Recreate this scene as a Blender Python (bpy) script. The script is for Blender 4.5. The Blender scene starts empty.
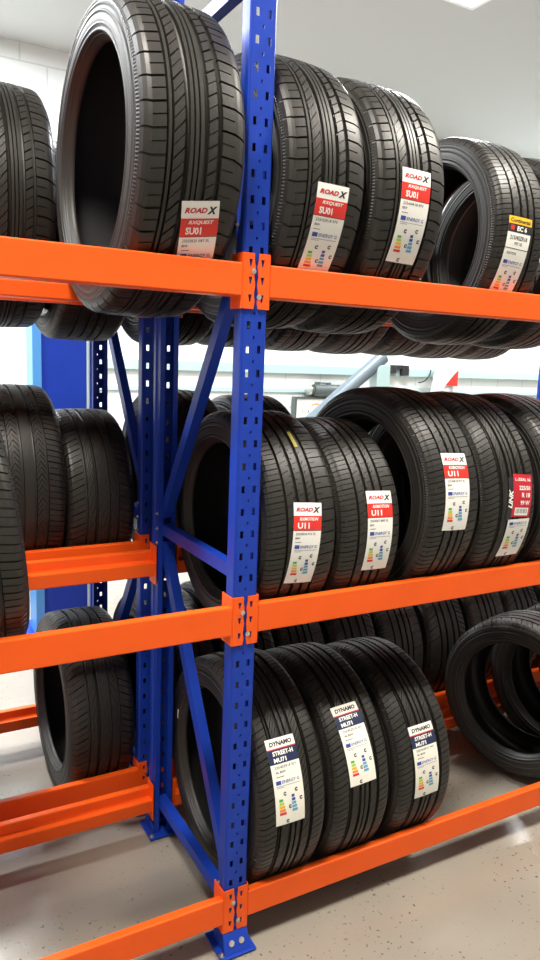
import bpy, math, random
from mathutils import Matrix, Vector
C = bpy.context.scene.collection
PI = math.pi
random.seed(7)

# ------------------------------------------------------------------ camera
cam_d = bpy.data.cameras.new('camera'); cam = bpy.data.objects.new('camera', cam_d); C.objects.link(cam)
bpy.context.scene.camera = cam
cam_d.sensor_fit = 'VERTICAL'; cam_d.sensor_height = 36.0; cam_d.lens = 36.0*728.34/960; cam_d.clip_start = .05
r_ = Vector((0.87444159, -0.48369967, 0.03723611)); u_ = Vector((0.04701272, 0.16088332, 0.98585311)); f_ = Vector((0.4828475, 0.8603204, -0.1634231))
M = Matrix(((r_[0], u_[0], -f_[0], -.7733), (r_[1], u_[1], -f_[1], -1.4785), (r_[2], u_[2], -f_[2], 1.5117), (0, 0, 0, 1)))
cam.matrix_world = M

# ------------------------------------------------------------------ world, exposure
w = bpy.data.worlds.new('world'); bpy.context.scene.world = w; w.use_nodes = True
w.node_tree.nodes['Background'].inputs[0].default_value = (.9, .95, 1, 1)
w.node_tree.nodes['Background'].inputs[1].default_value = .0
vs = bpy.context.scene.view_settings
vs.view_transform = 'Standard'; vs.look = 'None'; vs.gamma = 1; vs.use_curve_mapping = False; vs.exposure = 0.07

# ceiling lamps: (x, y, power, warm)
LAMPS = [(2.55, 2.2, 150, 0), (-.6, 3.6, 240, 0), (6.1, 3.5, 240, 0), (-2.1, 1.5, 150, 0),  # last on this line: added to brighten the lift column and left floor
         (-1.0, -.85, 110, 1), (1.9, -.70, 115, 1), (5.2, -.75, 50, 1)]
CEIL = 3.88

# ------------------------------------------------------------------ helpers
def mat(name, col, rough=.5, metal=0.0, emit=None, strength=0, noise=None, bump=None, coat=0, spec=.5):
    m = bpy.data.materials.new(name); m.use_nodes = True
    nt = m.node_tree; b = nt.nodes['Principled BSDF']
    b.inputs['Base Color'].default_value = (*col, 1); b.inputs['Roughness'].default_value = rough
    b.inputs['Metallic'].default_value = metal; b.inputs['Coat Weight'].default_value = coat
    b.inputs['Specular IOR Level'].default_value = spec
    if emit: b.inputs['Emission Color'].default_value = (*emit, 1); b.inputs['Emission Strength'].default_value = strength
    if noise:  # (scale, amount)
        tc = nt.nodes.new('ShaderNodeTexCoord'); n = nt.nodes.new('ShaderNodeTexNoise'); n.inputs['Scale'].default_value = noise[0]; n.inputs['Detail'].default_value = 5
        nt.links.new(tc.outputs['Object'], n.inputs['Vector'])
        mr = nt.nodes.new('ShaderNodeMapRange'); mr.inputs['From Min'].default_value = .3; mr.inputs['From Max'].default_value = .7
        mr.inputs['To Min'].default_value = 1-noise[1]; mr.inputs['To Max'].default_value = 1+noise[1]
        nt.links.new(n.outputs['Fac'], mr.inputs['Value'])
        mx = nt.nodes.new('ShaderNodeVectorMath'); mx.operation = 'SCALE'; mx.inputs[0].default_value = col
        nt.links.new(mr.outputs[0], mx.inputs['Scale']); nt.links.new(mx.outputs[0], b.inputs['Base Color'])
        m2 = nt.nodes.new('ShaderNodeMath'); m2.operation = 'MULTIPLY'; m2.inputs[1].default_value = rough
        nt.links.new(mr.outputs[0], m2.inputs[0]); nt.links.new(m2.outputs[0], b.inputs['Roughness'])
    if bump:  # (scale, strength, distance)
        tc = nt.nodes.new('ShaderNodeTexCoord'); n = nt.nodes.new('ShaderNodeTexNoise'); n.inputs['Scale'].default_value = bump[0]; n.inputs['Detail'].default_value = 4
        nt.links.new(tc.outputs['Object'], n.inputs['Vector'])
        bp = nt.nodes.new('ShaderNodeBump'); bp.inputs['Strength'].default_value = bump[1]; bp.inputs['Distance'].default_value = bump[2]
        nt.links.new(n.outputs['Fac'], bp.inputs['Height']); nt.links.new(bp.outputs[0], b.inputs['Normal'])
    return m

class MB:
    def __init__(s): s.v = []; s.f = []; s.mi = []
    def add(s, vs, fs, mi=0):
        o = len(s.v); s.v += [tuple(v) for v in vs]; s.f += [tuple(i+o for i in f) for f in fs]; s.mi += [mi]*len(fs)
    def box(s, x0, x1, y0, y1, z0, z1, mi=0, T=None):
        vs = [Vector((x, y, z)) for z in (z0, z1) for y in (y0, y1) for x in (x0, x1)]
        if T: vs = [T @ v for v in vs]
        s.add(vs, [(0, 2, 3, 1), (4, 5, 7, 6), (0, 1, 5, 4), (2, 6, 7, 3), (0, 4, 6, 2), (1, 3, 7, 5)], mi)
    def prism(s, prof, axis, a0, a1, mi=0):
        # prof: list of 2D points, extruded along axis ('x' -> (y,z) profile)
        n = len(prof)
        def P(q, a):
            return {'x': (a, q[0], q[1]), 'y': (q[0], a, q[1]), 'z': (q[0], q[1], a)}[axis]
        vs = [P(q, a0) for q in prof]+[P(q, a1) for q in prof]
        fs = [(i, (i+1) % n, (i+1) % n+n, i+n) for i in range(n)]+[tuple(range(n-1, -1, -1)), tuple(range(n, 2*n))]
        s.add(vs, fs, mi)
    def tube(s, p0, p1, r, n=12, mi=0, r1=None):
        p0 = Vector(p0); p1 = Vector(p1); d = (p1-p0).normalized(); r1 = r if r1 is None else r1
        a = d.orthogonal().normalized(); b = d.cross(a)
        vs = [p0+a*r*math.cos(2*PI*i/n)+b*r*math.sin(2*PI*i/n) for i in range(n)]+[p1+a*r1*math.cos(2*PI*i/n)+b*r1*math.sin(2*PI*i/n) for i in range(n)]
        s.add(vs, [(i, (i+1) % n, (i+1) % n+n, i+n) for i in range(n)]+[tuple(range(n-1, -1, -1)), tuple(range(n, 2*n))], mi)
    def build(s, name, mats, parent=None, smooth=False, bevel=0, solid=0):
        me = bpy.data.meshes.new(name); me.from_pydata([tuple(v) for v in s.v], [], s.f)
        mats = mats if isinstance(mats, (list, tuple)) else [mats]
        for m in mats: me.materials.append(m)
        me.polygons.foreach_set('material_index', s.mi)
        if smooth: me.polygons.foreach_set('use_smooth', [True]*len(me.polygons))
        me.update()
        o = bpy.data.objects.new(name, me); C.objects.link(o)
        if parent: o.parent = parent
        if solid:
            k = o.modifiers.new('thickness', 'SOLIDIFY'); k.thickness = solid; k.offset = 0
        if bevel:
            k = o.modifiers.new('bevel', 'BEVEL'); k.width = bevel; k.segments = 2; k.limit_method = 'ANGLE'; k.angle_limit = math.radians(50)
        return o
def thing(name, label, cat, loc=(0, 0, 0), rot=(0, 0, 0), group=None):
    o = bpy.data.objects.new(name, None); C.objects.link(o); o.location = loc; o.rotation_euler = rot; o.empty_display_size = .05
    o['label'] = label; o['category'] = cat
    if group: o['group'] = group
    return o
def tag(o, label, cat, group=None):
    o['label'] = label; o['category'] = cat
    if group: o['group'] = group
    return o
def struct(o): o['kind'] = 'structure'; return o

# ------------------------------------------------------------------ materials
ORANGE = mat('orange powder coat', (.92, .113, .009), .42, spec=.3, noise=(9, .03), bump=(350, .05, .001))
BLUE = mat('blue powder coat', (.008, .045, .40), .42, spec=.3, noise=(12, .06), bump=(350, .05, .001))
LIT_BLUE = mat('lit blue side', (.08, .33, .75), .35)  # blue of the lift column's left face, with the light put into the colour
RUB = mat('tread rubber', (.0150, .0136, .0112), .45, noise=(6, .12), bump=(260, .25, .0008))
LINER = mat('inner liner rubber', (.008, .0078, .0078), .55, noise=(10, .15))
ZINC = mat('zinc plated steel', (.75, .73, .68), .3, 1.0)
WHITE = mat('label paper white', (.88, .88, .84), .45)
CREAM = mat('label paper cream', (.88, .87, .78), .45)
RED = mat('label red', (.72, .03, .022), .4)
DRED = mat('label crimson', (.52, .012, .03), .4)
NAVY = mat('label navy', (.012, .022, .07), .4)
INK = mat('label black ink', (.015, .015, .02), .5)
GINK = mat('label grey ink', (.22, .22, .22), .5)
BINK = mat('label blue ink', (.03, .07, .38), .5)
YEL = mat('label yellow', (.95, .5, .01), .4)
GREEN = mat('label green', (.08, .45, .06), .4)
LIME = mat('label lime', (.45, .65, .05), .4)
AMBER = mat('label orange', (.9, .3, .03), .4)
CYAN = mat('label light blue', (.12, .4, .62), .4)
PALE = mat('pale grey plastic', (.40, .56, .56), .4)
GREYM = mat('grey painted steel', (.12, .16, .19), .4)
DGREY = mat('dark grey metal', (.08, .1, .1), .4)
BLACKP = mat('black plastic', (.02, .02, .022), .5)
LAMPM = mat('lamp diffuser', (.9, .9, .9), .5, emit=(1, .98, .95), strength=14)
LFRAME = mat('lamp frame', (.8, .8, .8), .4)
MARK = mat('yellow paint mark', (.35, .3, .05), .5)

def sidewall_mat():
    m = mat('sidewall rubber', (.020, .0185, .0165), .48)
    nt = m.node_tree; b = nt.nodes['Principled BSDF']; N = nt.nodes; L = nt.links
    tc = N.new('ShaderNodeTexCoord'); sp = N.new('ShaderNodeSeparateXYZ'); L.new(tc.outputs['Object'], sp.inputs[0])
    zz = N.new('ShaderNodeMath'); zz.operation = 'SUBTRACT'; zz.inputs[1].default_value = .32; L.new(sp.outputs['Z'], zz.inputs[0])
    at = N.new('ShaderNodeMath'); at.operation = 'ARCTAN2'; L.new(sp.outputs['Y'], at.inputs[0]); L.new(zz.outputs[0], at.inputs[1])
    k = N.new('ShaderNodeMath'); k.operation = 'MULTIPLY'; k.inputs[1].default_value = 260; L.new(at.outputs[0], k.inputs[0])
    sn = N.new('ShaderNodeMath'); sn.operation = 'SINE'; L.new(k.outputs[0], sn.inputs[0])
    y2 = N.new('ShaderNodeMath'); y2.operation = 'MULTIPLY'; L.new(sp.outputs['Y'], y2.inputs[0]); L.new(sp.outputs['Y'], y2.inputs[1])
    z2 = N.new('ShaderNodeMath'); z2.operation = 'MULTIPLY_ADD'; L.new(zz.outputs[0], z2.inputs[0]); L.new(zz.outputs[0], z2.inputs[1]); L.new(y2.outputs[0], z2.inputs[2])
    rr = N.new('ShaderNodeMath'); rr.operation = 'SQRT'; L.new(z2.outputs[0], rr.inputs[0])
    cr = N.new('ShaderNodeValToRGB'); L.new(rr.outputs[0], cr.inputs[0]); cr.color_ramp.interpolation = 'CONSTANT'
    e = cr.color_ramp.elements; e[0].position = 0; e[0].color = (0, 0, 0, 1); e[1].position = .286; e[1].color = (1, 1, 1, 1)
    q = e.new(.297); q.color = (0, 0, 0, 1)
    mu = N.new('ShaderNodeMath'); mu.operation = 'MULTIPLY'; L.new(sn.outputs[0], mu.inputs[0]); L.new(cr.outputs[0], mu.inputs[1])
    bp = N.new('ShaderNodeBump'); bp.inputs['Strength'].default_value = .5; bp.inputs['Distance'].default_value = .0012
    L.new(mu.outputs[0], bp.inputs['Height']); L.new(bp.outputs[0], b.inputs['Normal'])
    return m
SIDE = sidewall_mat()

def floor_mat():
    m = bpy.data.materials.new('painted concrete floor'); m.use_nodes = True
    nt = m.node_tree; N = nt.nodes; L = nt.links; b = N['Principled BSDF']
    tc = N.new('ShaderNodeTexCoord')
    n1 = N.new('ShaderNodeTexNoise'); n1.inputs['Scale'].default_value = 1.3; n1.inputs['Detail'].default_value = 7; L.new(tc.outputs['Object'], n1.inputs['Vector'])
    c1 = N.new('ShaderNodeValToRGB'); L.new(n1.outputs['Fac'], c1.inputs[0])
    e = c1.color_ramp.elements; e[0].position = .3; e[0].color = (.26, .238, .20, 1); e[1].position = .7; e[1].color = (.34, .312, .262, 1)
    v = N.new('ShaderNodeTexNoise'); v.inputs['Scale'].default_value = 70; v.inputs['Detail'].default_value = 2; L.new(tc.outputs['Object'], v.inputs['Vector'])
    c2 = N.new('ShaderNodeValToRGB'); L.new(v.outputs['Fac'], c2.inputs[0]); e = c2.color_ramp.elements; e[0].position = .65; e[0].color = (0, 0, 0, 1); e[1].position = .69; e[1].color = (1, 1, 1, 1)
    n3 = N.new('ShaderNodeTexNoise'); n3.inputs['Scale'].default_value = 3.2; L.new(tc.outputs['Object'], n3.inputs['Vector'])
    c3 = N.new('ShaderNodeValToRGB'); L.new(n3.outputs['Fac'], c3.inputs[0]); e = c3.color_ramp.elements; e[0].position = .45; e[0].color = (.1, .1, .1, 1); e[1].position = .6; e[1].color = (1, 1, 1, 1)
    mm = N.new('ShaderNodeMath'); mm.operation = 'MULTIPLY'; L.new(c2.outputs[0], mm.inputs[0]); L.new(c3.outputs[0], mm.inputs[1])
    mx = N.new('ShaderNodeMixRGB'); L.new(mm.outputs[0], mx.inputs[0]); L.new(c1.outputs[0], mx.inputs[1]); mx.inputs[2].default_value = (.10, .09, .07, 1)
    L.new(mx.outputs[0], b.inputs['Base Color'])
    mr = N.new('ShaderNodeMapRange'); L.new(n1.outputs['Fac'], mr.inputs[0]); mr.inputs[3].default_value = .16; mr.inputs[4].default_value = .34; L.new(mr.outputs[0], b.inputs['Roughness'])
    bp = N.new('ShaderNodeBump'); bp.inputs['Strength'].default_value = .12; bp.inputs['Distance'].default_value = .003; L.new(v.outputs['Fac'], bp.inputs['Height']); L.new(bp.outputs[0], b.inputs['Normal'])
    return m
def wall_mat():
    m = bpy.data.materials.new('painted block wall'); m.use_nodes = True
    nt = m.node_tree; N = nt.nodes; L = nt.links; b = N['Principled BSDF']
    tc = N.new('ShaderNodeTexCoord'); mp = N.new('ShaderNodeMapping'); mp.inputs['Rotation'].default_value = (PI/2, 0, 0); L.new(tc.outputs['Object'], mp.inputs[0])
    br = N.new('ShaderNodeTexBrick'); L.new(mp.outputs[0], br.inputs['Vector'])
    br.inputs['Color1'].default_value = (.80, .84, .83, 1); br.inputs['Color2'].default_value = (.77, .81, .80, 1); br.inputs['Mortar'].default_value = (.62, .66, .65, 1)
    br.inputs['Scale'].default_value = 1; br.inputs['Mortar Size'].default_value = .006; br.inputs['Brick Width'].default_value = .42; br.inputs['Row Height'].default_value = .208
    L.new(br.outputs[0], b.inputs['Base Color']); b.inputs['Roughness'].default_value = .6
    bp = N.new('ShaderNodeBump'); bp.inputs['Strength'].default_value = .5; bp.inputs['Distance'].default_value = .006; bp.invert = True
    L.new(br.outputs['Fac'], bp.inputs['Height']); L.new(bp.outputs[0], b.inputs['Normal'])
    return m
FLOOR = floor_mat(); WALL = wall_mat()
PLASTER = mat('white plaster', (.5, .49, .47), .7, bump=(30, .05, .002))
CEILM = mat('ceiling panels', (.5, .51, .505), .8)

# ------------------------------------------------------------------ room
X0, X1, Y0, Y1 = -4.5, 9.5, -4.5, 4.9
def slab(name, m, *b):
    k = MB(); k.box(*b); return struct(k.build(name, m))
slab('floor', FLOOR, X0, X1, Y0, Y1, -.12, 0)
slab('ceiling', CEILM, X0, X1, Y0, Y1, CEIL, CEIL+.1)
slab('wall_back', WALL, X0, X1, Y1, Y1+.15, 0, CEIL)
slab('wall_front', PLASTER, X0, X1, Y0-.15, Y0, 0, CEIL)
slab('wall_left', PLASTER, X0-.15, X0, Y0, Y1, 0, CEIL)
slab('wall_right', PLASTER, X1, X1+.15, Y0, Y1, 0, CEIL)

LPOS = ['glaring at the top edge of the photo', 'near the back wall behind the blue lift column', 'near the far right corner', 'added left of the blue lift column to brighten it', 'in front of the racks at left', 'in front of the racks at right', 'in front of the racks at far right']
for i, (lx, ly, pw, warm) in enumerate(LAMPS):
    t = thing('ceiling_light', 'square white ceiling light panel '+LPOS[i], 'lamp', (lx, ly, CEIL), group='ceiling light panels')
    k = MB()
    for a in ((-.31, .31, -.31, -.28), (-.31, .31, .28, .31), (-.31, -.28, -.28, .28), (.28, .31, -.28, .28)): k.box(*a, -.05, 0)
    k.build('frame', LFRAME, t)
    k = MB(); k.box(-.28, .28, -.28, .28, -.035, -.005); k.build('diffuser', LAMPM, t)
    ld = bpy.data.lights.new('panel_lamp', 'AREA'); ld.energy = pw; ld.shape = 'SQUARE'; ld.size = .56; ld.color = (1, .93, .82) if warm else (.95, .98, 1)
    lo = bpy.data.objects.new('panel_lamp', ld); C.objects.link(lo); lo.parent = t; lo.location = (0, 0, -.055)

# ------------------------------------------------------------------ racks
PW = .0308; BAY = 2.41; DEPTH = .56
ZB = (.156, .931, 1.7186); BH = .072
PITCH = .0535
def post_mesh(flip):
    # web at y=0 facing -y, flanges back to y=.045, return lips
    k = MB(); s = -1 if flip else 1
    H = 2.5
    xs = [-PW+.003, -.0185, -.0095, -.0022, .0022, .0095, .0185, PW-.003]
    zs = []; z = .03; rows = []
    while z < H-.06:
        rows.append(z); z += PITCH
    cuts = [0.0]
    for z in rows: cuts += [z-.0085, z+.0085, z+PITCH/2-.003, z+PITCH/2+.003]
    cuts.append(H)
    V = []; F = []
    nx = len(xs)
    for z in cuts:
        for x in xs: V.append((x, 0, z))
    for j in range(len(cuts)-1):
        typ = (j-1) % 4 if 0 < j < len(cuts)-2 else 9
        for i in range(nx-1):
            if typ == 0 and i in (1, 5): continue
            if typ == 2 and i == 3: continue
            a = j*nx+i; F.append((a, a+1, a+1+nx, a+nx) if not flip else (a, a+nx, a+1+nx, a+1))
    k.add([(v[0], v[1]*s, v[2]) for v in V], F)
    for sx in (-1, 1):
        pr = [(sx*(PW-.003), 0), (sx*PW, .003*s), (sx*PW, .018*s), (sx*(PW-.004), .022*s), (sx*(PW-.004), .045*s), (sx*(PW-.018), .045*s)]
        n = len(pr)
        vs = [(x, y, 0) for x, y in pr]+[(x, y, H) for x, y in pr]
        k.add(vs, [(i, i+1, i+1+n, i+n) for i in range(n-1)])
    return k
def hexbolt(parent, c, ax, r=.006, h=.005, name='bolt'):
    k = MB(); c = Vector(c); hexbolt_mesh(k, c, ax, r, h); k.build(name, ZINC, parent)
def hexbolt_mesh(k, c, ax, r, h):
    c = Vector(c); k.tube(c, c+Vector(ax)*h, r, 6); k.tube(c, c+Vector(ax)*.0015, r*1.5, 14); k.tube(c+Vector(ax)*h, c+Vector(ax)*(h+.004), r*.45, 8)
PM = {}
def place_mesh(name, me_obj, parent, loc, rz=0):
    o = me_obj.copy(); C.objects.link(o); o.parent = parent; o.location = loc; o.rotation_euler = (0, 0, rz); return o

def make_foot(parent, x, y, s):
    k = MB()
    k.box(-.050, .050, -.034, .07, 0, .005)
    k.add([(-.034, -.005, .052), (.034, -.005, .052), (.037, -.027, .005), (-.037, -.027, .005), (-.034, .0, .052), (.034, .0, .052), (.037, -.021, .005), (-.037, -.021, .005)],
          [(0, 3, 2, 1), (4, 5, 6, 7), (0, 1, 5, 4), (1, 2, 6, 5), (3, 7, 6, 2), (0, 4, 7, 3)])
    for sx in (-1, 1): k.prism([(-.026, .005), (.05, .005), (.05, .03), (.0, .055), (-.005, .052)], 'x', sx*.0325-.0015, sx*.0325+.0015)
    o = k.build('foot_plate', BLUE, parent, bevel=.001); o.location = (x, y, 0); o.rotation_euler = (0, 0, 0 if s > 0 else PI)
    d = Vector((0, -.9*s, .42)).normalized()
    for bx in (-.014, .014): hexbolt(parent, (bx, -.0165*s, .028), d, .005, .005)
    hexbolt(parent, (-.042*s, -.018*s, .005), (0, 0, 1), .006); hexbolt(parent, (.041*s, .056*s, .005), (0, 0, 1), .006)
def make_connector(parent, side, zt, xpost, y, s):
    # side=-1: belongs to the beam on the left of the post. s=+1 web faces -y
    k = MB(); x_in = .0028; x_out = PW+.002
    top, bot = zt+.022, zt-.098; yf = -.0045
    xs = [x_in, .0105, .0155, x_out]
    n = 3; hs = []
    for i in range(n):
        zc = zt+.002-i*.038; hs.append((zc-.009, zc+.007))
    cuts = [bot]
    for a, b in reversed(hs): cuts += [a, b]
    cuts.append(top)
    V = []; F = []
    for j, z in enumerate(cuts):
        for i, x in enumerate(xs):
            xx = x
            if i == 0: xx = x+(.003 if j in (0, len(cuts)-1) else (.0028 if j % 2 == 0 else 0))
            if i in (1, 2) and 0 < j < len(cuts)-1: xx = .015+(-.003 if i == 1 else .003)*(1.5 if j % 2 == 0 else .6)
            V.append((side*xx, yf, z))
    for j in range(len(cuts)-1):
        for i in range(3):
            if i == 1 and 0 < j < len(cuts)-2 and j % 2 == 1: continue
            a = j*4+i; F.append((a, a+1, a+5, a+4))
    k.add([(v[0], v[1]*s, v[2]) for v in V], F)
    k2 = [(side*x_out, yf), (side*(x_out+.002), yf+.002), (side*(x_out+.002), .05)]
    vs = [(a, b*s, bot) for a, b in k2]+[(a, b*s, top) for a, b in k2]
    k.add(vs, [(0, 1, 4, 3), (1, 2, 5, 4)])
    o = k.build('beam_connector', ORANGE, parent, solid=.0025); o.location = (xpost, y, 0)
    zz = zt-.017 if side < 0 else zt-.072
    hexbolt(parent, (xpost+side*.0075, (yf-.001)*s, zz), (0, -s, 0), .004, .003, 'locking_pin')
def make_beam(rack, xa, xb, y, zt, s):
    # y = web face of the posts; s=+1 outer face towards -y
    o0 = -.0055
    pr = [(o0, zt-BH), (o0, zt), (.018, zt), (.018, zt-.030), (.045, zt-.030), (.045, zt-BH)]
    k = MB()
    pts = [(a*s, b) for a, b in pr]
    # open the inner side with a lip so that the step reads
    k.prism(pts, 'x', xa+PW+.004, xb-PW-.004)
    o = k.build('shelf_beam', ORANGE, rack, bevel=.0035); o.location = (0, y, 0)
    for xp, sd in ((xa, 1), (xb, -1)): make_connector(o, sd, zt, xp, 0, s)
def make_brace(rack, x, p0, p1, off=0):
    # C-channel between (y,z) p0 and p1 in the plane x
    a = Vector((0, p0[0], p0[1])); b = Vector((0, p1[0], p1[1])); d = (b-a); Ln = d.length; d.normalize()
    n = Vector((0, -d.z, d.y))
    k = MB(); w_, t_ = .016, .013
    vs = []
    for q in (a, b):
        for (cx, cn) in ((t_, -w_+.006), (t_, -w_), (-t_, -w_), (-t_, w_), (t_, w_), (t_, w_-.006)):
            vs.append(q+Vector((cx+off, 0, 0))+n*cn)
    k.add(vs, [(i, i+1, i+7, i+6) for i in range(5)])
    o = k.build('brace', BLUE, rack, solid=.002, bevel=0); o.location = (x, 0, 0)
    return o
def make_rack(yoff, label, mirror, dep):
    t = thing('tyre_rack', label, 'rack', (0, yoff, 0), group=None)
    fm = None
    for xi, x in enumerate((-BAY, 0, BAY)):
        for (yy, flip) in ((0, False), (dep, True)):
            key = flip
            if key not in PM:
                o = post_mesh(flip).build('upright_post', BLUE, t, solid=.002); PM[key] = o
            else:
                o = PM[key].copy(); C.objects.link(o); o.parent = t
            o.location = (x, yy, .004)
            make_foot(o, 0, 0, -1 if flip else 1)
            near = (flip != mirror)
            for zz in ((.955, 1.0, 1.045) if near else (.17, .111, 1.80, 1.86)):
                yb = -.038 if flip else .038
                hexbolt(o, (-PW+.003, yb, zz), (-1, 0, 0), .004, .003)
        ya, yb = (.03, dep-.03)
        if mirror: ya, yb = yb, ya
        # node on the rear post at z=1.0
        make_brace(t, x, (ya, .111), (yb, .111))
        make_brace(t, x, (ya, .16), (yb, .955), .002)
        make_brace(t, x, (ya, 1.0), (yb, 1.0))
        make_brace(t, x, (yb, 1.045), (ya, 1.80), .002)
        make_brace(t, x, (ya, 1.86), (yb, 2.28), .002)
        make_brace(t, x, (ya, 2.32), (yb, 2.32))
    for xa, xb in ((-BAY, 0), (0, BAY)):
        for z in ZB:
            make_beam(t, xa, xb, 0, z, 1)
            make_beam(t, xa, xb, dep, z, -1)
    return t
YR2 = .66
make_rack(0, 'blue and orange steel tyre rack nearest the viewer, standing on the pale concrete floor', False, DEPTH)
make_rack(YR2, 'blue and orange steel tyre rack standing back to back behind the nearest rack', True, DEPTH+.04)

# ------------------------------------------------------------------ tyres
UR, UW = .32, .22
HW = UW/2
def drop(x):
    a = abs(x)/HW
    if a < .72: return .0037*(a/.72)**2
    t = min((a-.72)/.25, .999); return .0037+.030*(1-math.sqrt(1-t*t))
E_ = .95*HW
def tread_mesh(name, ribs, Np, seed):
    """ribs: (x0,x1,dW,dS,skew0,skew1) in millimetres / depth mm / pitches"""
    GD = .0085
    cols = []   # (x, circumferential depth, dW, dS, skew)
    cols.append((-E_, 0, 0, 0, ribs[0][4]))
    for i, (a, b, dW, dS, k0, k1) in enumerate(ribs):
        a /= 1000; b /= 1000; dW /= 1000; dS /= 1000
        e = .0008
        if i == 0: a = max(a, -E_+.004)
        n = max(2, int((b-a)/.009)+1)
        prev_join = i > 0 and abs(ribs[i-1][1]/1000-a) < 1e-6
        next_join = i < len(ribs)-1 and abs(ribs[i+1][0]/1000-b) < 1e-6
        if i > 0 and not prev_join: cols.append((a, GD, dW, dS, k0))
        if i == len(ribs)-1: b = min(b, E_-.004)
        for j in range(n+1):
            t = j/n; x = a+e+(b-a-2*e)*t
            cols.append((x, 0, dW, dS, k0+(k1-k0)*t))
        if i < len(ribs)-1 and not next_join: cols.append((b, GD, dW, dS, k1))
    cols.append((E_, 0, 0, 0, ribs[-1][5]))
    A = [(0, 0, 0), (.02, 1, 0), (.085, 1, 0), (.105, 0, 0), (.33, 0, 0), (.53, 0, 0), (.545, 0, 1), (.58, 0, 1), (.595, 0, 0), (.8, 0, 0)]
    nA = len(A)*Np
    V = []
    rnd = random.Random(seed)
    jit = [rnd.uniform(-.12, .12) for _ in range(Np)]
    for (x, cd, dW, dS, sk) in cols:
        base = UR-drop(x)
        for pi_ in range(Np):
            for (a, wflag, sflag) in A:
                th = 2*PI*(pi_+a+sk)/Np
                dep = max(cd, dW*wflag, dS*sflag)
                # grooves are cut radially, but the tread edge stays closed
                r = base-dep
                V.append((x, -r*math.cos(th), r*math.sin(th)+UR))
    F = []
    for c in range(len(cols)-1):
        o0 = c*nA; o1 = o0+nA
        for i in range(nA):
            j = (i+1) % nA; F.append((o0+i, o0+j, o1+j, o1+i))
    k = MB(); k.add(V, F)
    me = k.build(name, RUB)
    return me
def lathe(name, prof, m, n=120, mirror=False, smooth=True):
    k = MB(); V = []; F = []
    sg = -1 if mirror else 1
    for (x, r) in prof:
        for i in range(n):
            th = 2*PI*i/n; V.append((sg*x, -r*math.cos(th), r*math.sin(th)+UR))
    for c in range(len(prof)-1):
        for i in range(n):
            j = (i+1) % n; q = (c*n+i, c*n+j, c*n+n+j, c*n+n+i); F.append(q if not mirror else q[::-1])
    k.add(V, F); return k.build(name, m, smooth=smooth)
def ridge(pr, a, r, h=.0011, wd=.0018):
    pr += [(a*HW, r+wd), (a*HW+h, r+wd*.5), (a*HW+h, r-wd*.5), (a*HW, r-wd)]
sp = [(E_, UR-drop(E_)), (.967*HW, .2955)]
ridge(sp, .972, .2925); ridge(sp, .979, .2855, .0008, .001)
sp += [(.99*HW, .277)]; ridge(sp, .994, .2725, .0012, .0015)
sp += [(1.0*HW, .266), (1.0*HW, .258), (.997*HW, .2535)]
ridge(sp, .994, .2505, .0009, .001); sp += [(.985*HW, .2465), (.975*HW, .2435), (.99*HW, .2415), (.995*HW, .2395), (.985*HW, .2375), (.93*HW, .2355)]
ridge(sp, .91, .2335, .0012, .0008)
sp += [(.87*HW, .2305), (.83*HW, .2265), (.79*HW, .2245), (.75*HW, .2235), (.73*HW, .2245)]
lp = [(.73*HW, .2245), (.725*HW, .2275), (.79*HW, .236), (.86*HW, .25), (.885*HW, .268), (.86*HW, .283), (.78*HW, .294), (.6*HW, .302), (.35*HW, .306), (0, .3075)]
lp_full = lp+[(-x, r) for x, r in reversed(lp[:-1])]
P_SIDE_R = lathe('sidewall', sp, SIDE); P_SIDE_L = lathe('sidewall', sp, SIDE, mirror=True)
P_LINE = lathe('inner_liner', lp_full, LINER, n=96)
TREADS = {
 # asymmetric: wide plain shoulder with thin lateral cuts, smooth centre ribs, blocky outer shoulder
 'A': tread_mesh('tread', [(-104, -86, 3.5, 0, .05, .0), (-86, -60, 6, 3.0, 0, .1), (-57, -50, 0, 0, 0, 0), (-47, -25, 6, 3.0, 1.0, 1.5), (-16, -8, 0, 0, 0, 0), (-6, 2, 0, 0, 0, 0), (4, 13, 0, 0, 0, 0), (21, 40, 5.5, 3.0, .6, .85), (49, 74, 7, 2, .4, .35), (74, 104, 7, 0, .35, .15)], 44, 1),
 # comfort: five ribs with short slots
 'B': tread_mesh('tread', [(-104, -52, 4.5, 2, .1, .3), (-46, -26, 0, 3.0, .2, .5), (-26, -20, 3.5, 0, .5, .55), (-12, -6, 3, 0, .1, .2), (-6, 8, 0, 2.5, .2, .35), (16, 24, 3.5, 2, .6, .9), (24, 36, 0, 2, .9, 1.1), (43, 62, 4.5, 2.2, .2, .3), (62, 104, 5.2, 0, .3, .45)], 66, 2),
 # curved slanted cuts towards the centre
 'C': tread_mesh('tread', [(-104, -56, 4.5, 3, .0, .45), (-53, -50, 0, 0, 0, 0), (-44, -22, 3.5, 2, .2, 1.3), (-13, -2, 0, 2, .1, .6), (2, 14, 0, 2, .3, .9), (22, 45, 4, 2, .2, 1.0), (50, 52, 0, 0, 0, 0), (55, 104, 5, 2.5, .0, .3)], 58, 3),
 # zig-zag diagonal cuts
 'D': tread_mesh('tread', [(-104, -58, 5, 3, .0, .25), (-53, -38, 4.5, 3, .6, 1.3), (-38, -24, 4.5, 3, 1.3, .8), (-15, 13, 0, 0, 0, 0), (20, 34, 4.5, 3, .8, 1.4), (34, 48, 4.5, 3, 1.4, .8), (54, 104, 5, 3, .4, .1)], 56, 4),
 # wide blocks with long diagonals
 'E': tread_mesh('tread', [(-104, -54, 6, 2.5, .0, .5), (-47, -24, 5, 2.5, .4, 1.8), (-15, 15, 2.5, 2.5, .2, 1.9), (24, 47, 5, 2.5, 1.7, .4), (54, 104, 6, 2.5, .5, .0)], 46, 5),
}
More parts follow.
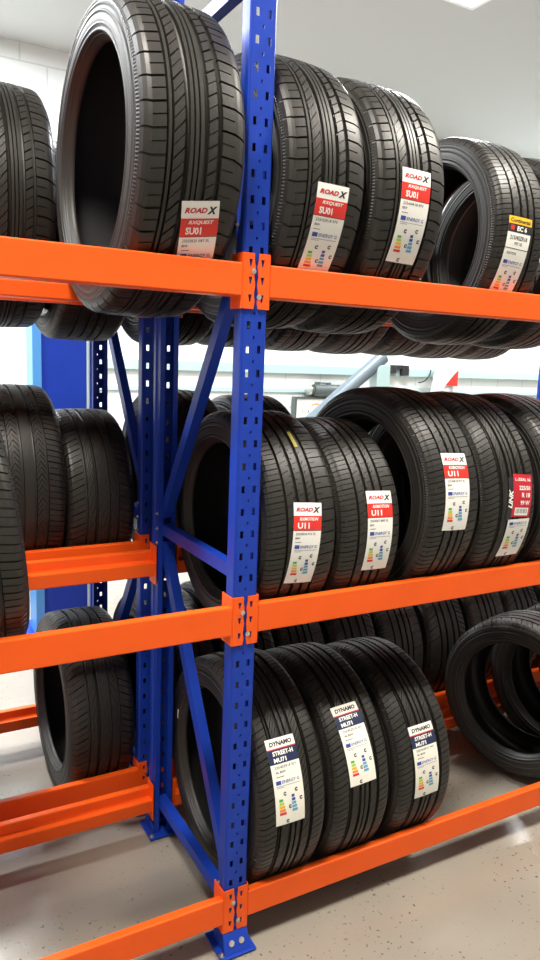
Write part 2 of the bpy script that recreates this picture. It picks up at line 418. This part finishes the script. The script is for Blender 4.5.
# keep the first meshes only as data; the prototype objects are used by the first tyres
proto_used = {}
def take(ob, parent):
    if ob.name not in proto_used:
        proto_used[ob.name] = 1; ob.parent = parent; return ob
    c = ob.copy(); C.objects.link(c); c.parent = parent; return c

def centre_z(lv, R, e=0): return ZB[lv]+max(math.sqrt(R*R-(.26+e)**2), math.sqrt(R*R-(.235+e)**2)-.03)
def tyre(x, lv, R, W, yaw, tr, label, y=.28, lean=0, dz=0, group=None, spin=None, pitch=0):
    zc = centre_z(lv, R, (.02 if y > .5 else 0)-.55*W/2*(abs(math.sin(math.radians(yaw)))+abs(math.sin(math.radians(lean)))))
    rot = Matrix.Rotation(math.radians(yaw), 4, 'Z') @ Matrix.Rotation(math.radians(lean), 4, 'Y')
    base = Vector((x, y, zc)) - rot @ Vector((0, 0, R))
    t = thing('tyre', label, 'tyre', base, (0, math.radians(lean), math.radians(yaw)), group)
    t.scale = (W/UW, R/UR, R/UR)
    sp_ = random.uniform(0, 6.28) if spin is None else spin
    for ob in (TREADS[tr], P_SIDE_L, P_SIDE_R, P_LINE):
        c = take(ob, t)
        if ob in (TREADS[tr],):
            c.rotation_euler = (sp_, 0, 0); c.location = Vector((0, 0, UR))-Matrix.Rotation(sp_, 3, 'X') @ Vector((0, 0, UR))
    return t, R, W

# ------------------------------------------------------------------ labels on the treads
def text2d(s, bold=0, shear=0, spacing=1.0):
    cu = bpy.data.curves.new('t', 'FONT'); cu.body = s; cu.size = 1; cu.offset = bold; cu.shear = shear; cu.space_character = spacing; cu.resolution_u = 2
    ob = bpy.data.objects.new('t', cu); C.objects.link(ob)
    me = ob.to_mesh(); vs = [(v.co.x, v.co.y) for v in me.vertices]; fs = [tuple(p.vertices) for p in me.polygons]
    ob.to_mesh_clear(); bpy.data.objects.remove(ob); bpy.data.curves.remove(cu)
    return vs, fs
class Sticker:
    """flat artwork in (a,b) metres, centred, wrapped on a tread"""
    def __init__(s, ty, u, th, ph, L, w):
        s.t, s.R, s.W = ty; s.u, s.th, s.ph, s.L, s.w = u, th, ph, L, w; s.paper = None
    def map(s, a, b, h):
        du = a*math.cos(s.ph)-b*math.sin(s.ph); dv = a*math.sin(s.ph)+b*math.cos(s.ph)
        u = s.u+du; th = s.th+dv/s.R
        k = s.R/UR
        r = s.R-drop(u*UW/s.W)*k+.0012+h
        sx = s.W/UW
        return (u/sx, -r*math.cos(th)/k, r*math.sin(th)/k+UR)
    def rect(s, k, a0, a1, b0, b1, h, mi=0, n=None):
        # a, b as fractions: a in -1..1 of half width, b 0(top)..1(bottom)
        A0, A1 = a0*s.w/2, a1*s.w/2; B0, B1 = s.L/2-b0*s.L, s.L/2-b1*s.L
        n = n or max(1, int(abs(B1-B0)/.008)); mcol = max(1, int(abs(A1-A0)/.01))
        V = []; F = []
        for j in range(n+1):
            for i in range(mcol+1): V.append(s.map(A0+(A1-A0)*i/mcol, B0+(B1-B0)*j/n, h))
        for j in range(n):
            for i in range(mcol):
                q = j*(mcol+1)+i; F.append((q, q+mcol+1, q+mcol+2, q+1))
        k.add(V, F, mi)
    def text(s, k, txt, a0, a1, b0, b1, h, mi=0, bold=.02, shear=0, rot=False):
        vs, fs = text2d(txt, bold, shear)
        xs = [v[0] for v in vs]; ys = [v[1] for v in vs]; x0, x1, y0, y1 = min(xs), max(xs), min(ys), max(ys)
        out = []
        for (x, y) in vs:
            fx = (x-x0)/(x1-x0); fy = (y-y0)/(y1-y0)
            if rot: fx, fy = 1-fy, fx
            a = (a0+(a1-a0)*fx)*s.w/2; b = s.L/2-(b1+(b0-b1)*fy)*s.L
            out.append(s.map(a, b, h))
        k.add(out, fs, mi)
    def part(s, name, mats, fn, parent=None):
        k = MB(); fn(k); return k.build(name, mats, parent or s.paper)
def energy(s, b, hh):
    """the EU energy block from fraction b to the bottom"""
    k = MB(); s.rect(k, -.82, -.48, b, b+.045*hh, .0004); k.build('flag_square', BINK, s.paper)
    k = MB(); s.text(k, 'ENERGY', -.42, .55, b+.004, b+.04*hh, .0004, 0, .012, .2)
    s.text(k, 'G', .62, .78, b+.004, b+.04*hh, .0004, 0, .012); k.build('energy_lettering', BINK, s.paper)
    k = MB(); s.rect(k, -.82, .82, b+.062*hh, b+.067*hh, .0004, 0, 1); s.rect(k, -.82, -.3, b+.078*hh, b+.083*hh, .0004, 0, 1); k.build('rule_line', GINK, s.paper)
    b2 = b+.10*hh; hgt = (1-b2)
    k = MB()
    for i, wd in enumerate((.22, .26, .30, .34, .38)):
        bb = b2+hgt*(.26+.095*i); s.rect(k, -.74, -.74+wd*1.2, bb, bb+hgt*.07, .0004, i)
    k.build('fuel_scale', [GREEN, LIME, YEL, AMBER, RED], s.paper)
    k = MB()
    for i, wd in enumerate((.18, .22, .26, .30, .34)):
        bb = b2+hgt*(.2+.1*i); s.rect(k, .12, .12+wd*1.1, bb, bb+hgt*.075, .0004, min(i//2, 1))
    k.build('wet_grip_scale', [BINK, CYAN], s.paper)
    for (a, bb) in ((-.42, .08), (.38, .04), (-.12, .46), (.66, .30), (-.3, .86)):
        k = MB(); s.text(k, 'C', a, a+.19, b2+hgt*bb, b2+hgt*(bb+.11), .0004, 0, .08)
        k.build('rating_letter', INK, s.paper)
def roadx(ty, u, th, ph, L, w, model, sub, size):
    s = Sticker(ty, u, th, ph, L, w)
    k = MB(); s.rect(k, -1, 1, 0, 1, 0); s.paper = k.build('tyre_label', WHITE, ty[0]); s.paper['label'] = 'white paper label with red band'
    s.part('red_band', RED, lambda k: s.rect(k, -1, 1, .155, .325, .0003))
    s.part('rule_line', INK, lambda k: s.rect(k, -1, 1, .325, .331, .0003))
    def f(k):
        s.text(k, 'ROAD', -.84, .36, .058, .108, .0004, 0, .045, .3); s.text(k, 'X', .34, .90, .05, .118, .0004, 1, .06, .3)
    s.part('brand_lettering', [DRED, INK], f)
    def f(k):
        s.text(k, sub, -.6, .75, .172, .212, .0006, 0, .03, .3); s.text(k, model, -.72, .12, .235, .305, .0006, 0, .035)
    s.part('model_lettering', WHITE, f)
    def f(k):
        s.text(k, size, -.82, .62, .352, .382, .0004, 0, .008); s.text(k, 'BSW', -.82, -.5, .405, .43, .0004, 0, .02); s.rect(k, -.82, -.4, .462, .468, .0004, 0, 1)
    s.part('size_lettering', INK, f)
    energy(s, .50, 1)
def dynamo(ty, u, th, ph, L, w, size):
    s = Sticker(ty, u, th, ph, L, w)
    k = MB(); s.rect(k, -1, 1, 0, 1, 0); s.paper = k.build('tyre_label', CREAM, ty[0]); s.paper['label'] = 'cream paper label with navy band'
    s.part('navy_band', NAVY, lambda k: s.rect(k, -1, 1, .125, .29, .0003))
    s.part('red_line', RED, lambda k: s.rect(k, -1, 1, .115, .127, .0004))
    s.part('brand_lettering', INK, lambda k: s.text(k, 'DYNAMO', -.78, .8, .035, .09, .0004, 0, .05, .15))
    def f(k):
        s.text(k, 'STREET-H', -.7, .72, .145, .197, .0006, 0, .035); s.text(k, 'MU71', -.7, .16, .222, .274, .0006, 0, .04)
    s.part('model_lettering', WHITE, f)
    def f(k):
        s.text(k, size, -.75, .75, .315, .342, .0004, 0, .008); s.text(k, 'XL BSW', -.75, -.05, .37, .395, .0004, 0, .02); s.rect(k, -.75, -.2, .43, .437, .0004, 0, 1)
    s.part('size_lettering', INK, f)
    energy(s, .475, 1)

Y2 = YR2+.30
# --- top level, nearest rack
t1 = tyre(-.176, 2, .347, .24, .8, 'A', 'largest tyre, hollow side facing left, on the top level left of the blue post')
roadx(t1, .033, -.69, .129, .225, .084, 'SU01', 'RXQUEST', '235/50R20 104Y XL')
t2 = tyre(.151, 2, .328, .221, .8, 'A', 'tyre with red and white label on the top level directly right of the blue post')
roadx(t2, .007, -.38, -.022, .210, .085, 'SU01', 'RXQUEST', '235/55R18 97V')
t3 = tyre(.396, 2, .325, .222, .6, 'A', 'tyre with red and white label second right of the blue post on the top level')
roadx(t3, -.001, -.17, -.03, .218, .087, 'SU01', 'RXQUEST', '235/60R18 97V')
t4 = tyre(.817, 2, .297, .191, -2.6, 'B', 'tyre with yellow and black topped label on the top level, shiny crown under the lamp')
s = Sticker(t4, -.023, -.24, -.068, .218, .080)
k = MB(); s.rect(k, -1, 1, 0, 1, 0); s.paper = k.build('tyre_label', WHITE, t4[0]); s.paper['label'] = 'white paper label with yellow and black header'
s.part('yellow_band', YEL, lambda k: s.rect(k, -1, 1, 0, .09, .0003))
s.part('black_band', INK, lambda k: s.rect(k, -1, 1, .09, .19, .0003))
s.part('brand_lettering', INK, lambda k: s.text(k, 'Continental', -.85, .85, .022, .072, .0006, 0, .03))
def f(k):
    s.text(k, 'EC 6', -.25, .6, .11, .17, .0006, 0, .04)
s.part('model_lettering', WHITE, f)
s.part('red_disc', RED, lambda k: s.rect(k, -.8, -.5, .11, .165, .0006))
def f(k):
    s.text(k, '215/45ZR18', -.75, .75, .225, .275, .0004, 0, .02); s.text(k, '93Y XL', -.3, .4, .30, .335, .0004, 0, .02); s.rect(k, -1, 1, .375, .383, .0004, 0, 1); s.text(k, '0357574', -.75, .05, .42, .45, .0004, 0, .01)
s.part('size_lettering', INK, f)
energy(s, .52, 1)
tyre(1.075, 2, .292, .21, 2, 'B', 'tyre cut by the right edge of the photo on the top level')

# --- middle level, nearest rack
tyre(-.617, 1, .325, .22, 0, 'D', 'nearest tyre at the left edge of the photo on the middle level', lean=-7)
m3 = tyre(.151, 1, .295, .215, 0, 'B', 'hollow faced tyre directly behind and right of the blue post on the middle level')
roadx(m3, .005, -.04, -.071, .208, .080, 'U11', 'RXMOTION', '205/55R16 91V XL')
s = Sticker(m3, .022, .92, 0, .055, .010)
k = MB(); s.rect(k, -1, 1, 0, 1, 0); k.build('paint_stripe', MARK, m3[0])
m4 = tyre(.366, 1, .287, .205, .1, 'B', 'small labelled tyre second right of the blue post on the middle level')
roadx(m4, .021, .05, -.036, .213, .082, 'U11', 'RXMOTION', '205/45R17 88W XL')
m5 = tyre(.600, 1, .320, .20, 4.5, 'B', 'taller labelled tyre standing third right of the blue post on the middle level')
roadx(m5, -.004, .17, -.051, .213, .092, 'U11', 'RXMOTION', '225/45R18 95Y XL')
m6 = tyre(.838, 1, .317, .215, 0, 'C', 'tyre with a crimson label above a white one, middle level near the right edge')
s = Sticker(m6, .034, .12, -.084, .124, .078)
k = MB(); s.rect(k, -1, 1, 0, 1, 0); s.paper = k.build('tyre_label', DRED, m6[0]); s.paper['label'] = 'crimson label with white lettering'
def f(k):
    s.text(k, 'L-ZEAL 56', -.8, .85, .09, .16, .0005, 0, .02); s.text(k, '225/50', -.4, .8, .27, .37, .0005, 0, .03); s.text(k, 'R 18', -.1, .8, .43, .54, .0005, 0, .03); s.text(k, '99 W', -.2, .8, .61, .72, .0005, 0, .03)
s.part('size_lettering', WHITE, f)
s.part('barcode_panel', WHITE, lambda k: s.rect(k, -.7, .75, .78, .96, .0003))
def f(k):
    for i in range(11): s.rect(k, -.6+i*.115, -.6+i*.115+(.05 if i % 3 else .03), .80, .91, .0006, 0, 1)
s.part('barcode', INK, f)
s2 = Sticker(m6, -.014, .10, -.084, .124, .020)
k = MB(); s2.rect(k, -1, 1, 0, 1, 0); s2.paper = k.build('tyre_label', INK, m6[0]); s2.paper['label'] = 'narrow black label strip with white lettering'
s2.part('brand_lettering', WHITE, lambda k: s2.text(k, 'LINK', -.8, .8, .28, .72, .0005, 0, .04, .3, rot=True))
s = Sticker(m6, .026, -.285, -.02, .122, .090)
k = MB(); s.rect(k, -1, 1, 0, 1, 0); s.paper = k.build('tyre_label', WHITE, m6[0]); s.paper['label'] = 'white energy label'
energy(s, .07, 1.6)
tyre(1.085, 1, .315, .215, 3, 'B', 'tyre cut by the right edge of the photo on the middle level')

# --- bottom level, nearest rack
b1 = tyre(.150, 0, .319, .21, 0, 'C', 'navy labelled tyre on the bottom level directly behind the blue post, hollow side showing')
k = MB(); k.box(-.1095, -.1075, .2335, .2395, UR+.045, UR+.075); k.build('barcode_tag', WHITE, b1[0])
dynamo(b1, -.019, .345, .02, .217, .084, '225/40ZR18 92Y')
b2 = tyre(.372, 0, .312, .20, .3, 'C', 'navy labelled tyre in the middle of the three on the bottom level')
dynamo(b2, -.01, .51, .051, .215, .086, '225/45ZR18 95Y')
b3 = tyre(.603, 0, .305, .21, .4, 'C', 'rightmost of the three navy labelled tyres on the bottom level')
dynamo(b3, -.005, .21, .036, .210, .088, '225/45ZR17 94Y')
tyre(1.343, 0, .292, .222, 17, 'E', 'unlabelled tyre turned with its dark hollow towards the viewer, bottom right of the photo')
tyre(1.60, 0, .30, .222, 16, 'E', 'tyre visible through the hollow of the unlabelled tyre at bottom right')
tyre(1.87, 0, .30, .222, 12, 'B', 'last tyre deep inside the row behind the unlabelled hollow tyre at bottom right')

# --- rear rack
tyre(-.393, 2, .350, .22, 0, 'A', 'tyre at the left edge of the photo on the top level of the rear rack', y=Y2)
tyre(-.65, 2, .32, .22, 0, 'B', 'tyre whose underside shows at the left edge of the photo, rear rack top level', y=Y2)
tyre(-.15, 2, .300, .22, 1, 'B', 'tyre mostly hidden behind the largest tyre, on the top level of the rear rack', y=Y2)
for i, (x, R) in enumerate(((.155, .295), (.39, .30), (.63, .295), (.87, .293), (1.11, .295), (1.34, .292), (1.58, .295))):
    tyre(x, 2, R, .22, random.uniform(-2, 2), 'AB'[i % 2], 'dark tyre on the rear rack top level, only its underside showing below the labelled tyres', y=Y2, group='rear rack tyres on the top level right bay')
tyre(-.367, 1, .316, .22, 0, 'D', 'large tyre with zigzag tread behind the orange rear beam, middle level left', y=Y2)
tyre(-.147, 1, .289, .215, 0, 'E', 'smaller tyre with diagonal tread cuts next to the rear blue post, middle level left', y=Y2)
tyre(.192, 1, .312, .22, .5, 'B', 'tyre in the rear rack on the middle level, crown rising behind the diagonal blue brace', y=Y2)
tyre(.481, 1, .307, .22, 0, 'B', 'tyre in the rear rack on the middle level, crown right of the front post', y=Y2)
tyre(-.147, 0, .311, .215, 0, 'E', 'lone tyre on the bottom level of the rear rack, left of the blue posts', y=Y2)
tyre(-.578, 0, .31, .22, 0, 'B', 'tyre sliver at the left edge of the photo, rear rack bottom level', y=Y2)
for i, (x, R) in enumerate(((.155, .325), (.385, .33), (.61, .32), (.84, .325), (1.07, .32), (1.3, .325), (1.53, .33), (1.76, .325), (1.99, .325), (2.22, .325))):
    tyre(x, 0, R, .215, random.uniform(-.6, .6), 'BE'[i % 2], 'dark tyre on the rear rack bottom level, in deep shade behind the navy labelled tyres', y=Y2, group='rear rack tyres on the bottom level right bay')
for n in ('A', 'B', 'C', 'D', 'E'):
    if TREADS[n].parent is None: bpy.data.objects.remove(TREADS[n])

# ------------------------------------------------------------------ background equipment
lift = thing('lift_column', 'tall blue steel lift column standing behind the racks at left', 'lift', (.12, 2.36, 0))
k = MB(); k.box(-.10, .13, -.02, .12, 0, 1.95); k.build('column', BLUE, lift, bevel=.004)
k = MB(); k.box(-.145, -.10, -.03, .13, 0, 1.95); k.build('lit_side', LIT_BLUE, lift, bevel=.003)  # column's left face, its lit tone painted in as a paler blue
k = MB(); k.box(.13, .165, -.03, .13, 0, 1.95); k.build('edge_strip', PALE, lift, bevel=.003)
k = MB(); k.box(-.2, .22, -.12, .22, 0, .015); k.build('base_plate', BLUE, lift)

t = thing('wall_trunking', 'pale grey cable trunking running along the white back wall', 'trunking', (3, Y1, 1.38))
k = MB(); k.box(-2.2, 4.9, -.06, 0, 0, .085); k.build('upper_trunking', PALE, t, bevel=.004)
k = MB(); k.box(-2.2, 4.9, -.03, 0, -.19, -.15); k.build('lower_trunking', PALE, t, bevel=.004)

t = thing('framed_board', 'white board with dark frame leaning by the back wall behind the racks', 'board', (3.45, Y1-.06, .55))
k = MB(); k.box(-.42, .42, -.02, .03, 0, .58); k.build('panel', WHITE, t)
k = MB()
for a in ((-.44, .44, .58, .60), (-.44, .44, -.02, 0), (-.44, -.42, 0, .58), (.42, .44, 0, .58)): k.box(a[0], a[1], -.035, .035, a[2], a[3])
k.build('frame', DGREY, t)
k = MB()
for i in range(26):
    x = -.34+i*.026; z = .42+random.uniform(-.02, .02)
    k.tube((x, -.022, z), (x+random.uniform(-.01, .02), -.022, z+random.uniform(.02, .05)), .0035, 6)
k.build('scribble', GINK, t)
k = MB()
for i in range(10):
    a0 = PI*.15+i*PI*.06; a1 = a0+PI*.06
    k.tube((-.18+.08*math.cos(a0), -.022, .47+.06*math.sin(a0)), (-.18+.08*math.cos(a1), -.022, .47+.06*math.sin(a1)), .006, 6)
k.build('orange_arc', AMBER, t)
t = thing('power_tool', 'grey cylindrical tool lying on the framed board by the back wall', 'tool', (3.38, Y1-.09, 1.153))
k = MB(); k.tube((-.16, 0, .065), (.17, 0, .065), .062, 20); k.tube((-.2, 0, .065), (-.16, 0, .065), .045, 16); k.tube((.17, 0, .065), (.22, 0, .065), .03, 12); k.build('body', DGREY, t, bevel=.004)
k = MB(); k.tube((-.225, 0, .065), (-.2, 0, .065), .05, 16); k.build('nozzle', ZINC, t)
k = MB(); k.box(-.14, -.09, -.015, .015, .115, .15); k.box(.0, .04, -.015, .015, .115, .145); k.tube((-.12, 0, .14), (.02, 0, .138), .008, 8); k.build('handle', DGREY, t)

hoist = thing('workshop_hoist', 'grey steel hoist with a slanting boom standing behind the racks', 'hoist', (2.66, 3.0, -.0))
k = MB(); k.tube((.02, 0, 1.56), (-.70, 0, 1.00), .052, 20); k.build('boom', GREYM, hoist, smooth=False)
k = MB(); k.box(-.06, .06, -.05, .05, .04, 1.5); k.build('mast', PALE, hoist, bevel=.006)
k = MB(); k.box(-.75, .1, -.3, -.22, .03, .1); k.box(-.75, .1, .22, .3, .03, .1); k.box(-.05, .1, -.3, .3, .03, .1)
for a in ((-.7, -.26), (-.7, .26), (.05, -.26), (.05, .26)): k.tube((a[0], a[1]-.015, .03), (a[0], a[1]+.015, .03), .03, 14)
k.build('leg_frame', GREYM, hoist)
k = MB(); k.tube((-.02, 0, .9), (-.35, 0, 1.3), .025, 14); k.build('ram', ZINC, hoist)

t = thing('air_regulator', 'dark air line regulator with two gauges fixed on the trunking of the back wall', 'regulator', (4.28, Y1-.07, 1.34))
k = MB(); k.tube((-.07, -.02, .07), (-.07, -.02, .15), .045, 14); k.tube((.10, -.02, .05), (.10, -.02, .15), .05, 14); k.box(-.1, .14, -.04, .07, .12, .16); k.build('bowl', BLACKP, t)
k = MB()
pts = [(.3+.16*math.cos(a), -.03, .12-.14*math.sin(a)) for a in [i*PI/14 for i in range(8)]]
for a, b in zip(pts, pts[1:]): k.tube(a, b, .007, 8)
k.build('hose', BLACKP, t)

t = thing('paper_bag', 'crumpled white bag with red print hanging on the back wall trunking', 'bag', (4.93, Y1-.12, 1.22))
k = MB(); random.seed(3); V = []; F = []
nx, nz = 7, 6
for side in (0, 1):
    for j in range(nz):
        for i in range(nx):
            fx = i/(nx-1); fz = j/(nz-1); th = math.sin(PI*fx)*.05*(1-.5*fz)
            V.append((-.17+.34*fx+.05*(fz-.5)+random.uniform(-.008, .008), (-th if side == 0 else th*.5)+random.uniform(-.006, .006), .30*fz+.02*math.sin(3*fx)))
for side in (0, 1):
    for j in range(nz-1):
        for i in range(nx-1):
            q = side*nx*nz+j*nx+i; F.append((q, q+1, q+nx+1, q+nx) if side == 0 else (q, q+nx, q+nx+1, q+1))
k.add(V, F); k.build('bag_body', mat('bag paper', (.6, .58, .58), .6), t)
k = MB(); k.add([(-.04, -.068, .08), (.15, -.055, .07), (.155, -.05, .25), (.09, -.066, .21)], [(0, 1, 2, 3)]); k.build('red_print', RED, t)

t = thing('storage_cabinet', 'low white cabinet with grey top beside the blue lift column', 'cabinet', (-.10, 3.2, 0))
k = MB(); k.box(-.5, .18, -.2, .2, .03, .42); k.build('body', PLASTER, t, bevel=.005)
k = MB(); k.box(-.52, .2, -.22, .22, .42, .45); k.build('top', GREYM, t, bevel=.004)
k = MB(); k.box(-.48, .16, -.17, .17, 0, .03); k.build('plinth', DGREY, t)

for o in list(bpy.data.objects):
    if o.type == 'MESH' and o.parent is None and 'kind' not in o and 'label' not in o: print('LOOSE', o.name)

for o in bpy.data.objects:
    if 'label' in o and not 4 <= len(o['label'].split()) <= 16: print('LONG', o['label'])
